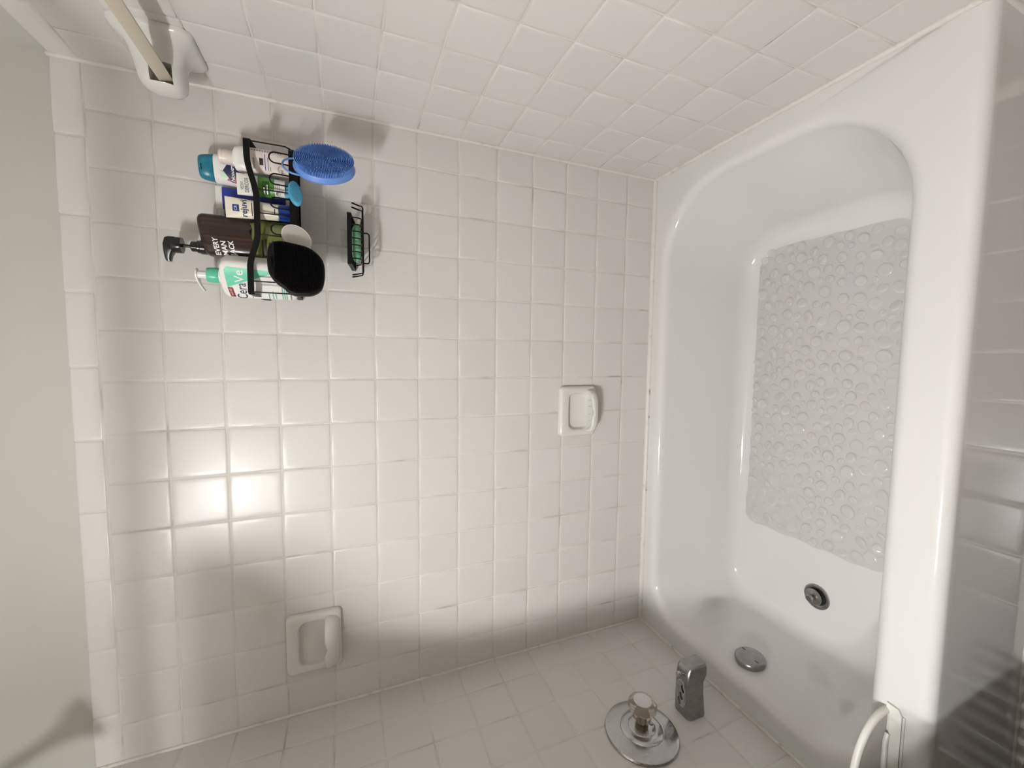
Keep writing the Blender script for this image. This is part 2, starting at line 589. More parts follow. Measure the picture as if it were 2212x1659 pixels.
# overflow plate
oc = Vector((0.0860, -0.360, ZR - 0.079))
ov = MB().lathe([(0.0375, -0.004), (0.0385, 0.002), (0.0380, 0.008), (0.035, 0.0115), (0.028, 0.0135), (0.012, 0.0145), (0.001, 0.0147)], (0, 0, 0), 'X', 48).build('overflow_plate', 'dull_chrome', tub)
ov.location = oc
ov.rotation_euler = (0, math.radians(-4), 0)
for s_ in (-1, 1):
    sc = MB().lathe([(0.0055, 0.0), (0.005, 0.0018), (0.001, 0.0022)], (0.0118, 0.024 * s_, -0.006 * s_), 'X', 20).build('screw', 'dull_chrome', ov)
    MB().box(0.0128, 0.0144, 0.024 * s_ - 0.0052, 0.024 * s_ + 0.0052, -0.006 * s_ - 0.0008, -0.006 * s_ + 0.0008).build('slot', 'dark_slot', sc, False)

# ------------------------------------------------------------------ bath mat of clear bubbles
bm_t = thing('bath_mat', 'clear vinyl bath mat of pebble bubbles lying in the tub', 'bath mat', (0, 0, FZ))
mx0, mx1, my0, my1 = 0.378, 1.262, -0.548, -0.156
oz = [0.0006, 0.0022]
def mat_out(z, ins):
    out = []
    for x, y in rrect(mx0 + ins, mx1 - ins, my0 + ins, my1 - ins, 0.035, 6, 24):
        k = 0.0022 * math.sin(x * 95) * math.cos(y * 70 + 1)
        dx = 0.012 * max(0, (0.52 - x)) / 0.14 if y > -0.3 and x < 0.52 else 0
        out.append((x + k, y + k * 0.8 + dx * 0.6, z))
    return out
MB().loft([mat_out(0.0005, 0), mat_out(0.0021, 0), mat_out(0.0026, 0.002), mat_out(0.0026, 0.02)], True, True).build('vinyl_sheet', 'mat_vinyl', bm_t, True, 50)
def bubble_mesh(asp, flat):
    mb = MB()
    prof = [(1.0, 0.0), (0.985, 0.22), (0.90, 0.55), (0.74, 0.82), (0.52, 0.96), (0.30, 0.90), (0.01, 0.86)]
    rings = [[(r_ * math.cos(2 * math.pi * j / 16) * asp, r_ * math.sin(2 * math.pi * j / 16), h * flat) for j in range(16)] for r_, h in prof]
    mb.loft(rings, False, True)
    me = bpy.data.meshes.new('bubble')
    me.from_pydata(mb.v, [], mb.f)
    for p in me.polygons:
        p.use_smooth = True
    me.materials.append(M['mat_bubble'])
    return me
BM = [bubble_mesh(1.0, 0.44), bubble_mesh(1.12, 0.40), bubble_mesh(0.88, 0.50), bubble_mesh(1.05, 0.58)]
br = random.Random(3)
bub = []
for rad0, tries in ((0.0178, 40), (0.0155, 260), (0.0134, 900), (0.0115, 2200), (0.0096, 2600), (0.0080, 1500)):
    for _ in range(tries):
        x, y = br.uniform(mx0 + rad0, mx1 - rad0), br.uniform(my0 + rad0, my1 - rad0 * 0.8)
        qx, qy = max(mx0 + 0.035 - x, x - mx1 + 0.035, 0), max(my0 + 0.035 - y, y - my1 + 0.035, 0)
        if math.hypot(qx, qy) > 0.036 - rad0 and qx * qy > 0:
            continue
        if all((x - a) ** 2 + (y - b2) ** 2 > (rad0 * 1.05 + c_ + 0.0016) ** 2 for a, b2, c_ in bub):
            bub.append((x, y, rad0))
bub.sort(key=lambda t: -t[2] / ((Vector((t[0], t[1], FZ)) - CAM).length ** 2))
rest = MB()
for i, (x, y, rad) in enumerate(bub):
    me = BM[br.randrange(4)]
    fl = 1.0
    if x < 0.56 and y > -0.34:
        fl = 0.35
    elif y < -0.46:
        fl = 0.55
    if i < 300:
        o = bpy.data.objects.new('bubble', me)
        COL.objects.link(o)
        o.parent = bm_t
        o.location = (x, y, 0.0024)
        o.rotation_euler = (br.gauss(0, 0.2), br.gauss(0, 0.2), br.uniform(0, 6.28))
        o.scale = (rad * 0.98, rad * 0.98, rad * fl)
    else:
        an = br.uniform(0, 6.28)
        mt = Matrix.Translation((x, y, 0.0024)) @ Matrix.Rotation(br.gauss(0, 0.1), 4, 'X') @ Matrix.Rotation(an, 4, 'Z') @ Matrix.Diagonal((rad * 0.98, rad * 0.98, rad * fl, 1))
        rest.add([mt @ v.co for v in me.vertices], [tuple(p.vertices) for p in me.polygons])
if rest.v:
    o = rest.build('small_bubbles', 'mat_bubble', bm_t, True, 80)
    o['kind'] = 'stuff'
print('bubbles', len(bub))

# ------------------------------------------------------------------ soap dishes
def soap_dish(label, loc):
    t = thing('soap_dish', label, 'soap dish', loc, group='ceramic soap dishes on the tiled wall')
    w, h = 0.0775, 0.064
    def rr(ins, y, r):
        return [(x, y, z) for x, z in rrect(-w + ins, w - ins, -h + ins, h - ins, r, 6, 5)]
    def op(ins, y, r):
        return [(x, y, z) for x, z in rrect(-0.0610 + ins, 0.0610 - ins, -0.0375 + ins * 0.5, 0.0380 - ins, r, 6, 5)]
    rg = [rr(0, -0.0005, 0.012), rr(0.0005, -0.0085, 0.012), rr(0.003, -0.0125, 0.012), rr(0.0075, -0.0148, 0.011),
          rr(0.011, -0.0152, 0.012), op(0.0, -0.0154, 0.022), op(0.0025, -0.0145, 0.021), op(0.0045, -0.0110, 0.020),
          op(0.006, -0.004, 0.019), op(0.0085, -0.0016, 0.017), op(0.014, -0.0012, 0.013)]
    MB().loft(rg, True, True).build('frame', 'ceramic', t, True, 70)
    # tray lip: a D in plan, dished inside, a notch in its front rim
    n_ = 29
    def dring(wx, dep, z, notch=0.0, y0=-0.003):
        out = []
        for i in range(n_):
            a = math.pi * i / (n_ - 1)
            cx, sy = math.cos(a), math.sin(a)
            x = wx * math.copysign(abs(cx) ** 0.62, cx)
            y = y0 - dep * abs(sy) ** 0.62
            zz = z - notch * math.exp(-(x / 0.0085) ** 2) * (1 if sy > 0.5 else 0)
            out.append((x, y, zz))
        return out
    rg = [dring(0.046, 0.014, -0.0610), dring(0.054, 0.026, -0.0585), dring(0.0605, 0.040, -0.0530), dring(0.0645, 0.0485, -0.0455),
          dring(0.0660, 0.0525, -0.0380), dring(0.0655, 0.0530, -0.0300, 0.003), dring(0.0630, 0.0510, -0.0262, 0.006),
          dring(0.0590, 0.0470, -0.0262, 0.006), dring(0.0560, 0.0440, -0.0290, 0.003), dring(0.0530, 0.0405, -0.0318),
          dring(0.0500, 0.0370, -0.0330)]
    tr = MB().loft(rg, False, True, False).build('tray', 'ceramic', t, True, 70)
    for x in (-0.031, -0.0115, 0.0135, 0.031):
        MB().tube([(x, -0.0190, -0.0338), (x, -0.0215, -0.0320), (x, -0.0335, -0.0318), (x, -0.0365, -0.0334)], [0.0012, 0.0021, 0.0021, 0.0012], 8).build('rib', 'ceramic', tr)
    return t
soap_dish('white ceramic soap dish low on the wall above the tub rim', (0.7480, -0.0004, 0.2785 + ZR))
soap_dish('white ceramic soap dish in shade high on the wall near the faucet corner', (0.1885, -0.0004, 1.0325 + ZR))

# ------------------------------------------------------------------ faucet spout
t = thing('tub_spout', 'dull chrome tub spout with lift knob under the round valve plate', 'tub spout', (0, -0.354, 0.128 + ZR))
sec = [(-0.001, 0.026, 0.029, -0.028), (0.004, 0.0275, 0.030, -0.029), (0.02, 0.0265, 0.031, -0.0275), (0.06, 0.0245, 0.033, -0.0245), (0.09, 0.0235, 0.0335, -0.024),
       (0.1, 0.0235, 0.033, -0.030), (0.106, 0.0235, 0.0325, -0.0335), (0.122, 0.0230, 0.030, -0.034), (0.131, 0.0215, 0.024, -0.0335), (0.1345, 0.0175, 0.012, -0.0325), (0.1350, 0.010, -0.002, -0.030)]
rg = [[(x, y, z) for y, z in rrect(-hw, hw, zb2, zt2, min(0.011, hw * 0.45, (zt2 - zb2) * 0.4), 5, 2)] for x, hw, zt2, zb2 in sec]
MB().loft(rg).build('spout_body', 'dull_chrome', t, True, 35)
# raised oval panel on top with slot marks
pn = MB()
rg = []
for ins, dz in ((0.0, -0.001), (0.0008, 0.0008), (0.003, 0.0013), (0.006, 0.0008)):
    ring = []
    for a in range(28):
        an = 2 * math.pi * a / 28
        cx, sy = math.cos(an), math.sin(an)
        x = 0.058 + (0.036 - ins) * math.copysign(abs(cx) ** 0.75, cx)
        y = (0.0165 - ins) * math.copysign(abs(sy) ** 0.75, sy)
        ring.append((x, y, 0.0315 + (x - 0.02) * 0.03 + dz))
    rg.append(ring)
pl_ = MB().loft(rg, False, True).build('top_panel', 'chrome', t, True, 50)
for x, y in ((0.074, -0.004), (0.052, 0.0), (0.036, 0.006)):
    MB().tube([(x - 0.008, y - 0.005, 0.0345), (x, y, 0.0348), (x + 0.008, y + 0.001, 0.0348)], 0.0009, 6).build('slot', 'dark_slot', pl_)
MB().lathe([(0.003, 0.030), (0.003, 0.038), (0.0062, 0.0395), (0.0068, 0.045), (0.0055, 0.0475), (0.001, 0.048)], (0.113, 0, 0), 'Z', 20).build('lift_knob', 'chrome', t)

# ------------------------------------------------------------------ valve
vc = Vector((0, -0.360, 0.288 + ZR))
t = thing('shower_valve', 'round chrome valve plate with faceted clear acrylic knob', 'shower valve', vc)
MB().lathe([(0.0865, 0.0), (0.0880, 0.003), (0.0860, 0.0065), (0.080, 0.009), (0.064, 0.0125), (0.053, 0.0145), (0.0505, 0.0130), (0.0485, 0.0150), (0.040, 0.0175), (0.033, 0.0185), (0.031, 0.017), (0.029, 0.0185), (0.020, 0.020), (0.0165, 0.020)], (0, 0, 0), 'X', 64).build('escutcheon', 'chrome', t, True, 30)
MB().lathe([(0.0155, 0.018), (0.0155, 0.030), (0.0125, 0.031), (0.0125, 0.036), (0.0115, 0.037), (0.0115, 0.056)], (0, 0, 0), 'X', 24).build('stem', 'brass', t)
sw = MB().lathe([(0.0052, 0.018), (0.0052, 0.021), (0.0035, 0.0215), (0.001, 0.0215)], (0, -0.004, -0.0245), 'X', 16).build('screw', 'dull_chrome', t)
# fluted acrylic knob
rg = []
for r_, x, fl in ((0.0145, 0.034, 0.0), (0.0175, 0.035, 0.20), (0.0210, 0.048, 0.20), (0.0245, 0.060, 0.14), (0.0320, 0.065, 0.06), (0.0340, 0.069, 0.06), (0.0335, 0.076, 0.05), (0.0300, 0.0815, 0.02), (0.0245, 0.0835, 0.0), (0.0225, 0.0835, 0.0)):
    ring = []
    for j in range(48):
        a = 2 * math.pi * j / 48
        rr2 = r_ * (1 + fl * math.cos(a * 12) * 0.5)
        ring.append((x, rr2 * math.cos(a), rr2 * math.sin(a)))
    rg.append(ring)
kn = MB().loft(rg).build('knob', 'acrylic', t, True, 40)
MB().lathe([(0.0215, 0.0832), (0.0215, 0.0845), (0.0200, 0.0853), (0.001, 0.0856)], (0, 0, 0), 'X', 32).build('knob_cap', 'acrylic_cap', kn)

# ------------------------------------------------------------------ ceramic towel bar
t = thing('towel_bar', 'cream square towel bar in a white ceramic post beside the corner', 'towel bar', (W, -0.121, 1.252 + ZR))
def sect(x, yc_, zc_, hy, hz, r_):
    return [(x, yc_ + a, zc_ + b2) for a, b2 in rrect(-hy, hy, -hz, hz, r_, 8, 2)]
def post(y_off, mirror=1):
    s2 = [(-0.0005, 0.004, 0.006, 0.062, 0.062, 0.020), (-0.006, 0.004, 0.006, 0.0615, 0.0615, 0.022), (-0.010, 0.004, 0.006, 0.058, 0.058, 0.024),
          (-0.014, 0.004, 0.006, 0.050, 0.051, 0.026), (-0.020, 0.005, 0.007, 0.0425, 0.045, 0.026), (-0.030, 0.0075, 0.008, 0.036, 0.041, 0.025),
          (-0.042, 0.010, 0.008, 0.033, 0.039, 0.025), (-0.060, 0.011, 0.006, 0.032, 0.037, 0.025), (-0.072, 0.011, 0.005, 0.031, 0.035, 0.025),
          (-0.080, 0.011, 0.005, 0.026, 0.030, 0.022), (-0.084, 0.011, 0.005, 0.018, 0.022, 0.016), (-0.0855, 0.011, 0.005, 0.009, 0.011, 0.008)]
    rg = [sect(x, mirror * y, z, a, b2, r_) for x, y, z, a, b2, r_ in s2]
    o = MB().loft(rg).build('ceramic_post', 'ceramic', t, True, 60)
    cut = MB().box(-0.0785, -0.0465, -0.06, 0.006, -0.0165, 0.0175).build('cutter', None, t, False)
    bpy.context.view_layer.update()
    bo = o.modifiers.new('b', 'BOOLEAN')
    bo.object = cut
    bo.operation = 'DIFFERENCE'
    bo.solver = 'EXACT'
    dg = bpy.context.evaluated_depsgraph_get()
    me = bpy.data.meshes.new_from_object(o.evaluated_get(dg))
    o.modifiers.clear()
    o.data = me
    me.materials.clear()
    me.materials.append(M['ceramic'])
    bpy.data.objects.remove(cut)
    return o
post(0)
far_post = post(0)
far_post.scale = (1, -1, 1)
far_post.location = (0, -0.45, 0)
br_ = MB().loft([[(a, y, b2) for a, b2 in rrect(-0.0105, 0.0105, -0.0105, 0.0105, 0.0015, 3, 1)] for y in (0.004, -0.454)]).build('bar', 'bar', t, True, 30)
br_.location = (-0.0625, 0, 0.0)
br_.rotation_euler = (0, math.radians(-27), 0)

# ------------------------------------------------------------------ splash guard on the rim
t = thing('splash_guard', 'white plastic splash guard standing on the rim near the faucet wall', 'splash guard', (0, -0.702, ZR + 0.0005))
def outline(ins=0.0):
    pts = [(0.003, 0.0)]
    for i in range(0, 17):
        a = i / 16
        ang = math.radians(90 * a)
        pts.append((0.14 + (0.118 - ins) * math.cos(ang), 0.002 + (0.092 - ins) * math.sin(ang) ** 0.9 if a > 0 else 0.0))
    pts.append((0.003, 0.12 - ins))
    return pts
def slab(pts, y0, y1):
    mb = MB()
    mb.loft([[(x, y0, z) for x, z in pts], [(x, y1, z) for x, z in pts]])
    return mb
pts = outline(0.004)
slab(pts, 0.000, 0.003).build('panel', 'plastic_grey', t, False)
arcp = [(x, 0.0015, z) for x, z in outline(0.0)[1:]]
MB().tube(arcp, 0.0062, 12).build('edge_bead', 'plastic_white', t)
MB().tube([(0.215, -0.004, 0.004), (0.20, -0.004, 0.010), (0.004, -0.004, 0.010)], 0.0042, 8).build('stiffening_rib', 'plastic_white', t)
ft = MB()
fo_ = [(0.002, -0.0115), (0.262, -0.0115), (0.272, -0.006), (0.2735, 0.012), (0.262, 0.012), (0.25, 0.006), (0.002, 0.006)]
MB().loft([[(x, y - 0.011, 0.0) for x, y in fo_], [(x, y - 0.011, 0.004) for x, y in fo_]]).build('foot_strip', 'plastic_white', t, False)
MB().box(0.002, 0.262, -0.0265, -0.0232, 0.0, 0.0022).build('adhesive_edge', 'caulk', t, False)

# ------------------------------------------------------------------ wall caddy
CB = 1.040 + ZR          # lower edge of basket front
CX0, CX1, CY = 1.041, 1.349, -0.12
t = caddy = thing('wall_caddy', 'black wire shower caddy full of bottles on the tiled wall', 'shower caddy', ((CX0 + CX1) / 2, 0, CB))
def cl(x, y, z):
    return (x - (CX0 + CX1) / 2, y, z - CB)
def ribbon(path, hgt, th=0.0026):
    """flat strip swept along path (points = its top edge), standing on edge"""
    rg = []
    n_ = len(path)
    for i, p in enumerate(path):
        a, c_ = Vector(path[max(i - 1, 0)]), Vector(path[min(i + 1, n_ - 1)])
        d = (c_ - a)
        d.z = 0
        d.normalize()
        nr = Vector((d.y, -d.x, 0))
        p = Vector(p)
        h_ = hgt(i) if callable(hgt) else hgt
        rg.append([p + nr * th / 2, p - nr * th / 2, p - nr * th / 2 - Vector((0, 0, h_)), p + nr * th / 2 - Vector((0, 0, h_))])
    return MB().loft(rg)
def wave(x):
    u = (x - CX0) / (CX1 - CX0)
    def sm(a, b2, v):
        v = max(0, min(1, (v - a) / (b2 - a)))
        return v * v * (3 - 2 * v)
    return 1.1305 + ZR - 0.0150 * (sm(0.17, 0.40, u) - sm(0.62, 0.90, u))
path = [cl(CX0 + 0.001, -0.001, 1.118 + ZR), cl(CX0, -0.02, 1.120 + ZR), cl(CX0, CY + 0.004, 1.1300 + ZR)]
xs = [CX0 + 0.003 + (CX1 - CX0 - 0.006) * i / 40 for i in range(41)]
path += [cl(x, CY - 0.0005, wave(x)) for x in xs]
path += [cl(CX1, CY + 0.004, 1.1300 + ZR), cl(CX1, -0.02, 1.120 + ZR), cl(CX1 - 0.001, -0.001, 1.118 + ZR)]
ribbon(path, 0.0112).build('top_rail', 'black_metal', t, False)
zl = CB + 0.0105
path = [cl(CX0 + 0.006, -0.001, zl), cl(CX0 + 0.006, CY + 0.004, zl)] + [cl(x, CY, zl) for x in (CX0 + 0.010, CX0 + 0.1, CX1 - 0.1, CX1 - 0.012)] + [cl(CX1 - 0.008, CY + 0.004, zl), cl(CX1 - 0.008, -0.001, zl)]
ribbon(path, 0.0105).build('bottom_rail', 'black_metal', t, False)
MB().box(*[v for pr_ in zip(cl(CX0 + 0.006, -0.004, CB), cl(CX1 - 0.008, -0.001, CB + 0.012)) for v in pr_]).build('back_rail', 'black_metal', t, False)
for x in (1.345, 1.2525, 1.2055, 1.162, 1.0665, 1.0445):
    zt_ = wave(x) - 0.006
    pth = [cl(x, CY + 0.001, zt_), cl(x - 0.0, CY + 0.001, CB + 0.022), cl(x, CY + 0.002, CB + 0.016), cl(x - 0.001, CY + 0.006, CB + 0.009), cl(x - 0.001, CY + 0.012, CB + 0.006)]
    MB().tube(pth, 0.0014, 8).build('upright_wire', 'black_metal', t)
for i in range(8):
    y = -0.012 - i * 0.0135
    MB().tube([cl(CX0 + 0.006, y, CB + 0.004), cl(CX1 - 0.008, y, CB + 0.004)], 0.0013, 6).build('shelf_wire', 'black_metal', t)
for x in (1.316, 1.2735, 1.2265, 1.1735, 1.100):
    hw = 0.0105
    pts = [cl(x - hw, CY - 0.002, CB + 0.006), cl(x - hw, CY - 0.007, CB + 0.012), cl(x - hw, CY - 0.009, CB + 0.034)]
    for i in range(1, 10):
        a = math.pi * i / 10
        pts.append(cl(x - hw * math.cos(a), CY - 0.0095, CB + 0.034 + hw * math.sin(a)))
    pts += [cl(x + hw, CY - 0.009, CB + 0.034), cl(x + hw, CY - 0.007, CB + 0.012), cl(x + hw, CY - 0.002, CB + 0.006)]
    MB().tube(pts, 0.0015, 8).build('hook', 'black_metal', t)
MB().box(*[v for pr_ in zip(cl(1.150, -0.0012, CB + 0.012), cl(1.240, -0.0002, CB + 0.085)) for v in pr_]).build('adhesive_plate', 'adhesive_clear', t, False)

# ------------------------------------------------------------------ bottles in the caddy
SH = CB + 0.0056        # top of the shelf wires
def body_loft(secs, n=32):
    """secs: (z, half width, half depth, exponent[, x shift])"""
    rg = []
    for s_ in secs:
        dx = s_[4] if len(s_) > 4 else 0
        rg.append([(x + dx, y, s_[0]) for x, y in sup(s_[1], s_[2], s_[3], n)])
    return MB().loft(rg)
def front(a, b, e, off=0.0003):
    """label surface of a superellipse body: x,z -> point on its front"""
    def f(x, z):
        q = min(abs(x) / a, 0.999)
        return (x, -b * (1 - q ** e) ** (1 / e) - off, z)
    return f

# white pump bottle with mint collar
t = thing('pump_bottle', 'white pump bottle with mint green collar and triangle label', 'pump bottle', (1.0795, -0.073, SH), (0, 0, math.radians(-34)))
a_, b_, e_ = 0.042, 0.0245, 4.2
body_loft([(0.0, 0.036, 0.020, 4), (0.003, 0.040, 0.0235, 4.2), (0.012, a_, b_, e_), (0.122, a_, b_, e_), (0.130, 0.0405, 0.0235, 4), (0.136, 0.036, 0.0215, 3.6), (0.1395, 0.027, 0.018, 2.8), (0.1405, 0.016, 0.0145, 2), (0.143, 0.0145, 0.0145, 2)]).build('bottle_body', 'bottle_white', t, True, 55)
fr = front(a_, b_, e_)
patch([(-0.012, 0.1275), (0.026, 0.1295), (0.0325, 0.1240), (0.0285, 0.040), (0.0270, 0.036)], 'mint_print', t, fr, 'green_triangle', 6)
pc = MB().lathe([(0.0150, 0.1432), (0.0158, 0.146), (0.0155, 0.160), (0.0145, 0.1645), (0.009, 0.165)], (0, 0, 0), 'Z', 32).build('pump_collar', 'mint', t)
MB().lathe([(0.0078, 0.1645), (0.0078, 0.1815)], (0, 0, 0), 'Z', 24).build('pump_stem', 'pump_white', t)
hd = []
for x, hy, zt_, zb_ in ((0.012, 0.004, 0.1835, 0.1812), (0.009, 0.0085, 0.1845, 0.1812), (0.0, 0.0105, 0.1850, 0.1812), (-0.010, 0.0085, 0.1846, 0.1812), (-0.022, 0.0045, 0.1828, 0.1795), (-0.032, 0.0034, 0.1795, 0.1762), (-0.037, 0.003, 0.1765, 0.1740)):
    hd.append([(x, yy_, zz) for yy_, zz in rrect(-hy, hy, zb_, zt_, min(0.0012, hy * 0.4), 3, 1)])
MB().loft(hd).build('pump_head', 'pump_white', t, True, 50)
fr2 = front(a_, b_, e_, 0.0006)
text('Cera', 0.027, 'ink_navy', t, lambda x, y: fr2(-0.0395 + x, 0.0940 + y), 'lettering', 0.038)
text('Ve', 0.025, 'ink_white', t, lambda x, y: fr2(-0.0005 + x, 0.0960 + y), 'lettering', 0.027)
patch([(-0.036, 0.1155), (-0.013, 0.1185), (-0.012, 0.1275), (-0.035, 0.1245)], 'ink_red', t, fr2, 'red_tag', 4)
fr3 = front(a_, b_, e_, 0.0009)
text('VALUE SIZE', 0.0055, 'ink_white', t, lambda x, y: fr3(-0.0325 + x, 0.1190 + y + x * 0.13), 'lettering', 0.0175)
patch([(-0.037, 0.0835), (-0.002, 0.0835), (-0.002, 0.0850), (-0.037, 0.0850)], 'ink_grey', t, fr2, 'print_line', 4)
for zz, wd_, mm in ((0.052, 0.014, 'ink_mint'), (0.0445, 0.020, 'ink_mint'), (0.039, 0.018, 'ink_mint'), (0.026, 0.030, 'ink_mint'), (0.022, 0.030, 'ink_mint'), (0.018, 0.026, 'ink_mint'), (0.010, 0.022, 'ink_grey')):
    patch([(-0.037, zz), (-0.037 + wd_, zz), (-0.037 + wd_, zz + 0.0022), (-0.037, zz + 0.0022)], mm, t, fr2, 'print_line', 4)

# dark wood-print pump bottle
t = thing('pump_bottle', 'dark wood-print pump bottle with green gel showing at its foot', 'pump bottle', (1.1630, -0.057, SH), (0, 0, math.radians(-4)))
a_, b_, e_ = 0.0420, 0.0275, 3.6
def slant(x, z, zref=0.145):
    k = max(0, min(1, (z - zref) / 0.02))
    return z + k * x * 0.15
def brown(secs, nm, mt, jag=None):
    rg = []
    for z, a2, b2, e2 in secs:
        ring = []
        for i, (x, y) in enumerate(sup(a2, b2, e2, 48)):
            zz = slant(x, z)
            if jag and z < jag:
                zz += 0.004 * math.sin(i * 2.1) + 0.003 * math.sin(i * 0.7)
            ring.append((x, y, zz))
        rg.append(ring)
    return MB().loft(rg).build(nm, mt, t, True, 50)
brown([(0.0, 0.038, 0.024, 3.4), (0.003, 0.042, 0.0265, 3.6), (0.012, a_, b_, e_), (0.166, a_ - 0.0005, b_ - 0.0005, e_)], 'bottle_body', 'gel_green')
brown([(0.081, a_ + 0.0006, b_ + 0.0006, e_), (0.086, a_ + 0.0008, b_ + 0.0008, e_), (0.100, a_ + 0.0008, b_ + 0.0008, e_), (0.164, a_ + 0.0008, b_ + 0.0008, e_), (0.1705, a_ - 0.002, b_ - 0.002, e_), (0.1740, a_ - 0.006, b_ - 0.005, 3.2), (0.1755, a_ - 0.012, b_ - 0.010, 3), (0.176, 0.012, 0.010, 2.5)], 'wood_label', 'wood_print', 0.085)
px = -0.0245
MB().lathe([(0.0145, 0.157), (0.0145, 0.178), (0.0130, 0.1795), (0.0130, 0.1835), (0.0105, 0.185), (0.0105, 0.194), (0.0085, 0.1955), (0.0035, 0.196)], (px, 0, 0), 'Z', 32).build('pump_collar', 'pump_black', t)
MB().lathe([(0.0032, 0.195), (0.0032, 0.217)], (px, 0, 0), 'Z', 16).build('pump_stem', 'pump_black', t)
hd = MB()
hd.lathe([(0.0155, 0.2105), (0.0160, 0.2125), (0.0160, 0.2245), (0.0150, 0.2275)], (px, 0, 0), 'Z', 32)
nz = []
for x, hy, zt_, zb_ in ((0.0155, 0.008, 0.233, 0.222), (0.012, 0.012, 0.2375, 0.222), (0.0, 0.0145, 0.2400, 0.222), (-0.012, 0.0125, 0.2405, 0.2235), (-0.022, 0.009, 0.2405, 0.2285), (-0.030, 0.007, 0.2395, 0.2300), (-0.034, 0.0055, 0.2375, 0.2305)):
    nz.append([(px + x, yy_, zz) for yy_, zz in rrect(-hy, hy, zb_, zt_, min(0.003, hy * 0.4), 4, 1)])
hd.loft(nz)
hd.build('pump_head', 'pump_black', t, True, 45)
fr = front(a_ + 0.0008, b_ + 0.0008, e_, 0.0005)
text('EVERY', 0.0132, 'ink_white', t, lambda x, y: fr(-0.0395 + x, 0.1385 + y + x * 0.14), 'lettering', 0.0335, bold=0.0003)
text('MAN', 0.0132, 'ink_white', t, lambda x, y: fr(-0.0395 + x, 0.1250 + y + x * 0.14), 'lettering', 0.0275, bold=0.0003)
text('JACK', 0.0132, 'ink_white', t, lambda x, y: fr(-0.0395 + x, 0.1115 + y + x * 0.14), 'lettering', 0.0300, bold=0.0003)
fr = front(a_, b_, e_, 0.0005)
for zz, wd_ in ((0.060, 0.034), (0.054, 0.036), (0.047, 0.030), (0.041, 0.034), (0.035, 0.026)):
    patch([(-0.036, zz), (-0.036 + wd_, zz), (-0.036 + wd_, zz + 0.0034), (-0.036, zz + 0.0034)], 'ink_black', t, fr, 'print_line', 4)

def squeeze_tube(name, label, loc, rot, w_top, r_bot, z_cap, h, body_m, cap_m, cap_r, parent_secs=None, crimp_m=None, crimp_h=0.012, rotx=0.0, sqz=0.0055):
    """tube standing on its cap: round above the cap, flat crimp on top"""
    t = thing(name, label, 'tube', loc, (rotx, 0, rot))
    secs = []
    for i in range(13):
        u = i / 12
        z = z_cap + (h - z_cap) * u
        a2 = r_bot + (w_top - r_bot) * (u ** 1.1)
        b2 = r_bot * (1 - u) ** 0.8 + 0.0012
        secs.append((z, a2, b2, 2.0 + 0.8 * u))
    body_loft([(z_cap - 0.0005, r_bot * 0.9, r_bot * 0.9, 2)] + secs, 36).build('tube_body', body_m, t, True, 60)
    MB().lathe([(cap_r * 0.93, 0.0), (cap_r, 0.0015), (cap_r, z_cap - 0.002), (cap_r * 0.95, z_cap)], (0, 0, 0), 'Z', 32).build('cap', cap_m, t)
    if crimp_m:
        a2 = w_top + 0.0004
        body_loft([(h - crimp_h, a2 - 0.0006, sqz, 2.8), (h, a2, 0.0019, 2.8)], 36).build('crimp', crimp_m, t)
    def fr(x, z, off=0.0005):
        u = max(0, min(1, (z - z_cap) / (h - z_cap)))
        a2 = r_bot + (w_top - r_bot) * (u ** 1.1)
        b2 = r_bot * (1 - u) ** 0.8 + 0.0012
        e2 = 2.0 + 0.8 * u
        q = min(abs(x) / a2, 0.998)
        return (x, -b2 * (1 - q ** e2) ** (1 / e2) - off, z)
    return t, fr

# cream tube on a blue cap
t, fr = squeeze_tube('squeeze_tube', 'cream squeeze tube standing on a shiny blue cap', (1.2155, -0.098, SH), math.radians(-12), 0.0205, 0.0162, 0.0275, 0.1235, 'cream', 'cap_blue', 0.0166)
MB().lathe([(0.01665, 0.0262), (0.0172, 0.0270), (0.01665, 0.0280)], (0, 0, 0), 'Z', 32, False).build('silver_ring', 'silver', t)
text('rejuvi', 0.0165, 'ink_navy', t, lambda x, y: fr(-0.0155 + x, 0.0845 + y), 'lettering', 0.032, bold=0.0003)
patch([(-0.0065, 0.0985), (0.0065, 0.0985), (0.0065, 0.1105), (-0.0065, 0.1105)], 'cap_blue', t, fr, 'blue_emblem', 4)
text('CR', 0.0085, 'cream', t, lambda x, y: fr(-0.0045 + x, 0.1020 + y, 0.0009), 'lettering', 0.009)
for zz, wd_ in ((0.0745, 0.034), (0.0700, 0.024), (0.0325, 0.012)):
    patch([(-wd_ / 2, zz), (wd_ / 2, zz), (wd_ / 2, zz + 0.0016), (-wd_ / 2, zz + 0.0016)], 'ink_navy', t, fr, 'print_line', 5)
# navy tube behind it
squeeze_tube('squeeze_tube', 'very dark navy tube behind the cream tube', (1.223, -0.062, SH), math.radians(4), 0.0235, 0.0165, 0.022, 0.1330, 'tube_navy', 'tube_navy', 0.0165)
# royal blue tube with white end, leaning
squeeze_tube('squeeze_tube', 'royal blue tube with white sealed end leaning at the back', (1.2525, -0.030, SH + 0.001), math.radians(-4), 0.0240, 0.0175, 0.02, 0.1545, 'tube_blue', 'tube_white', 0.0165, crimp_m='tube_white', crimp_h=0.0125, sqz=0.0042)
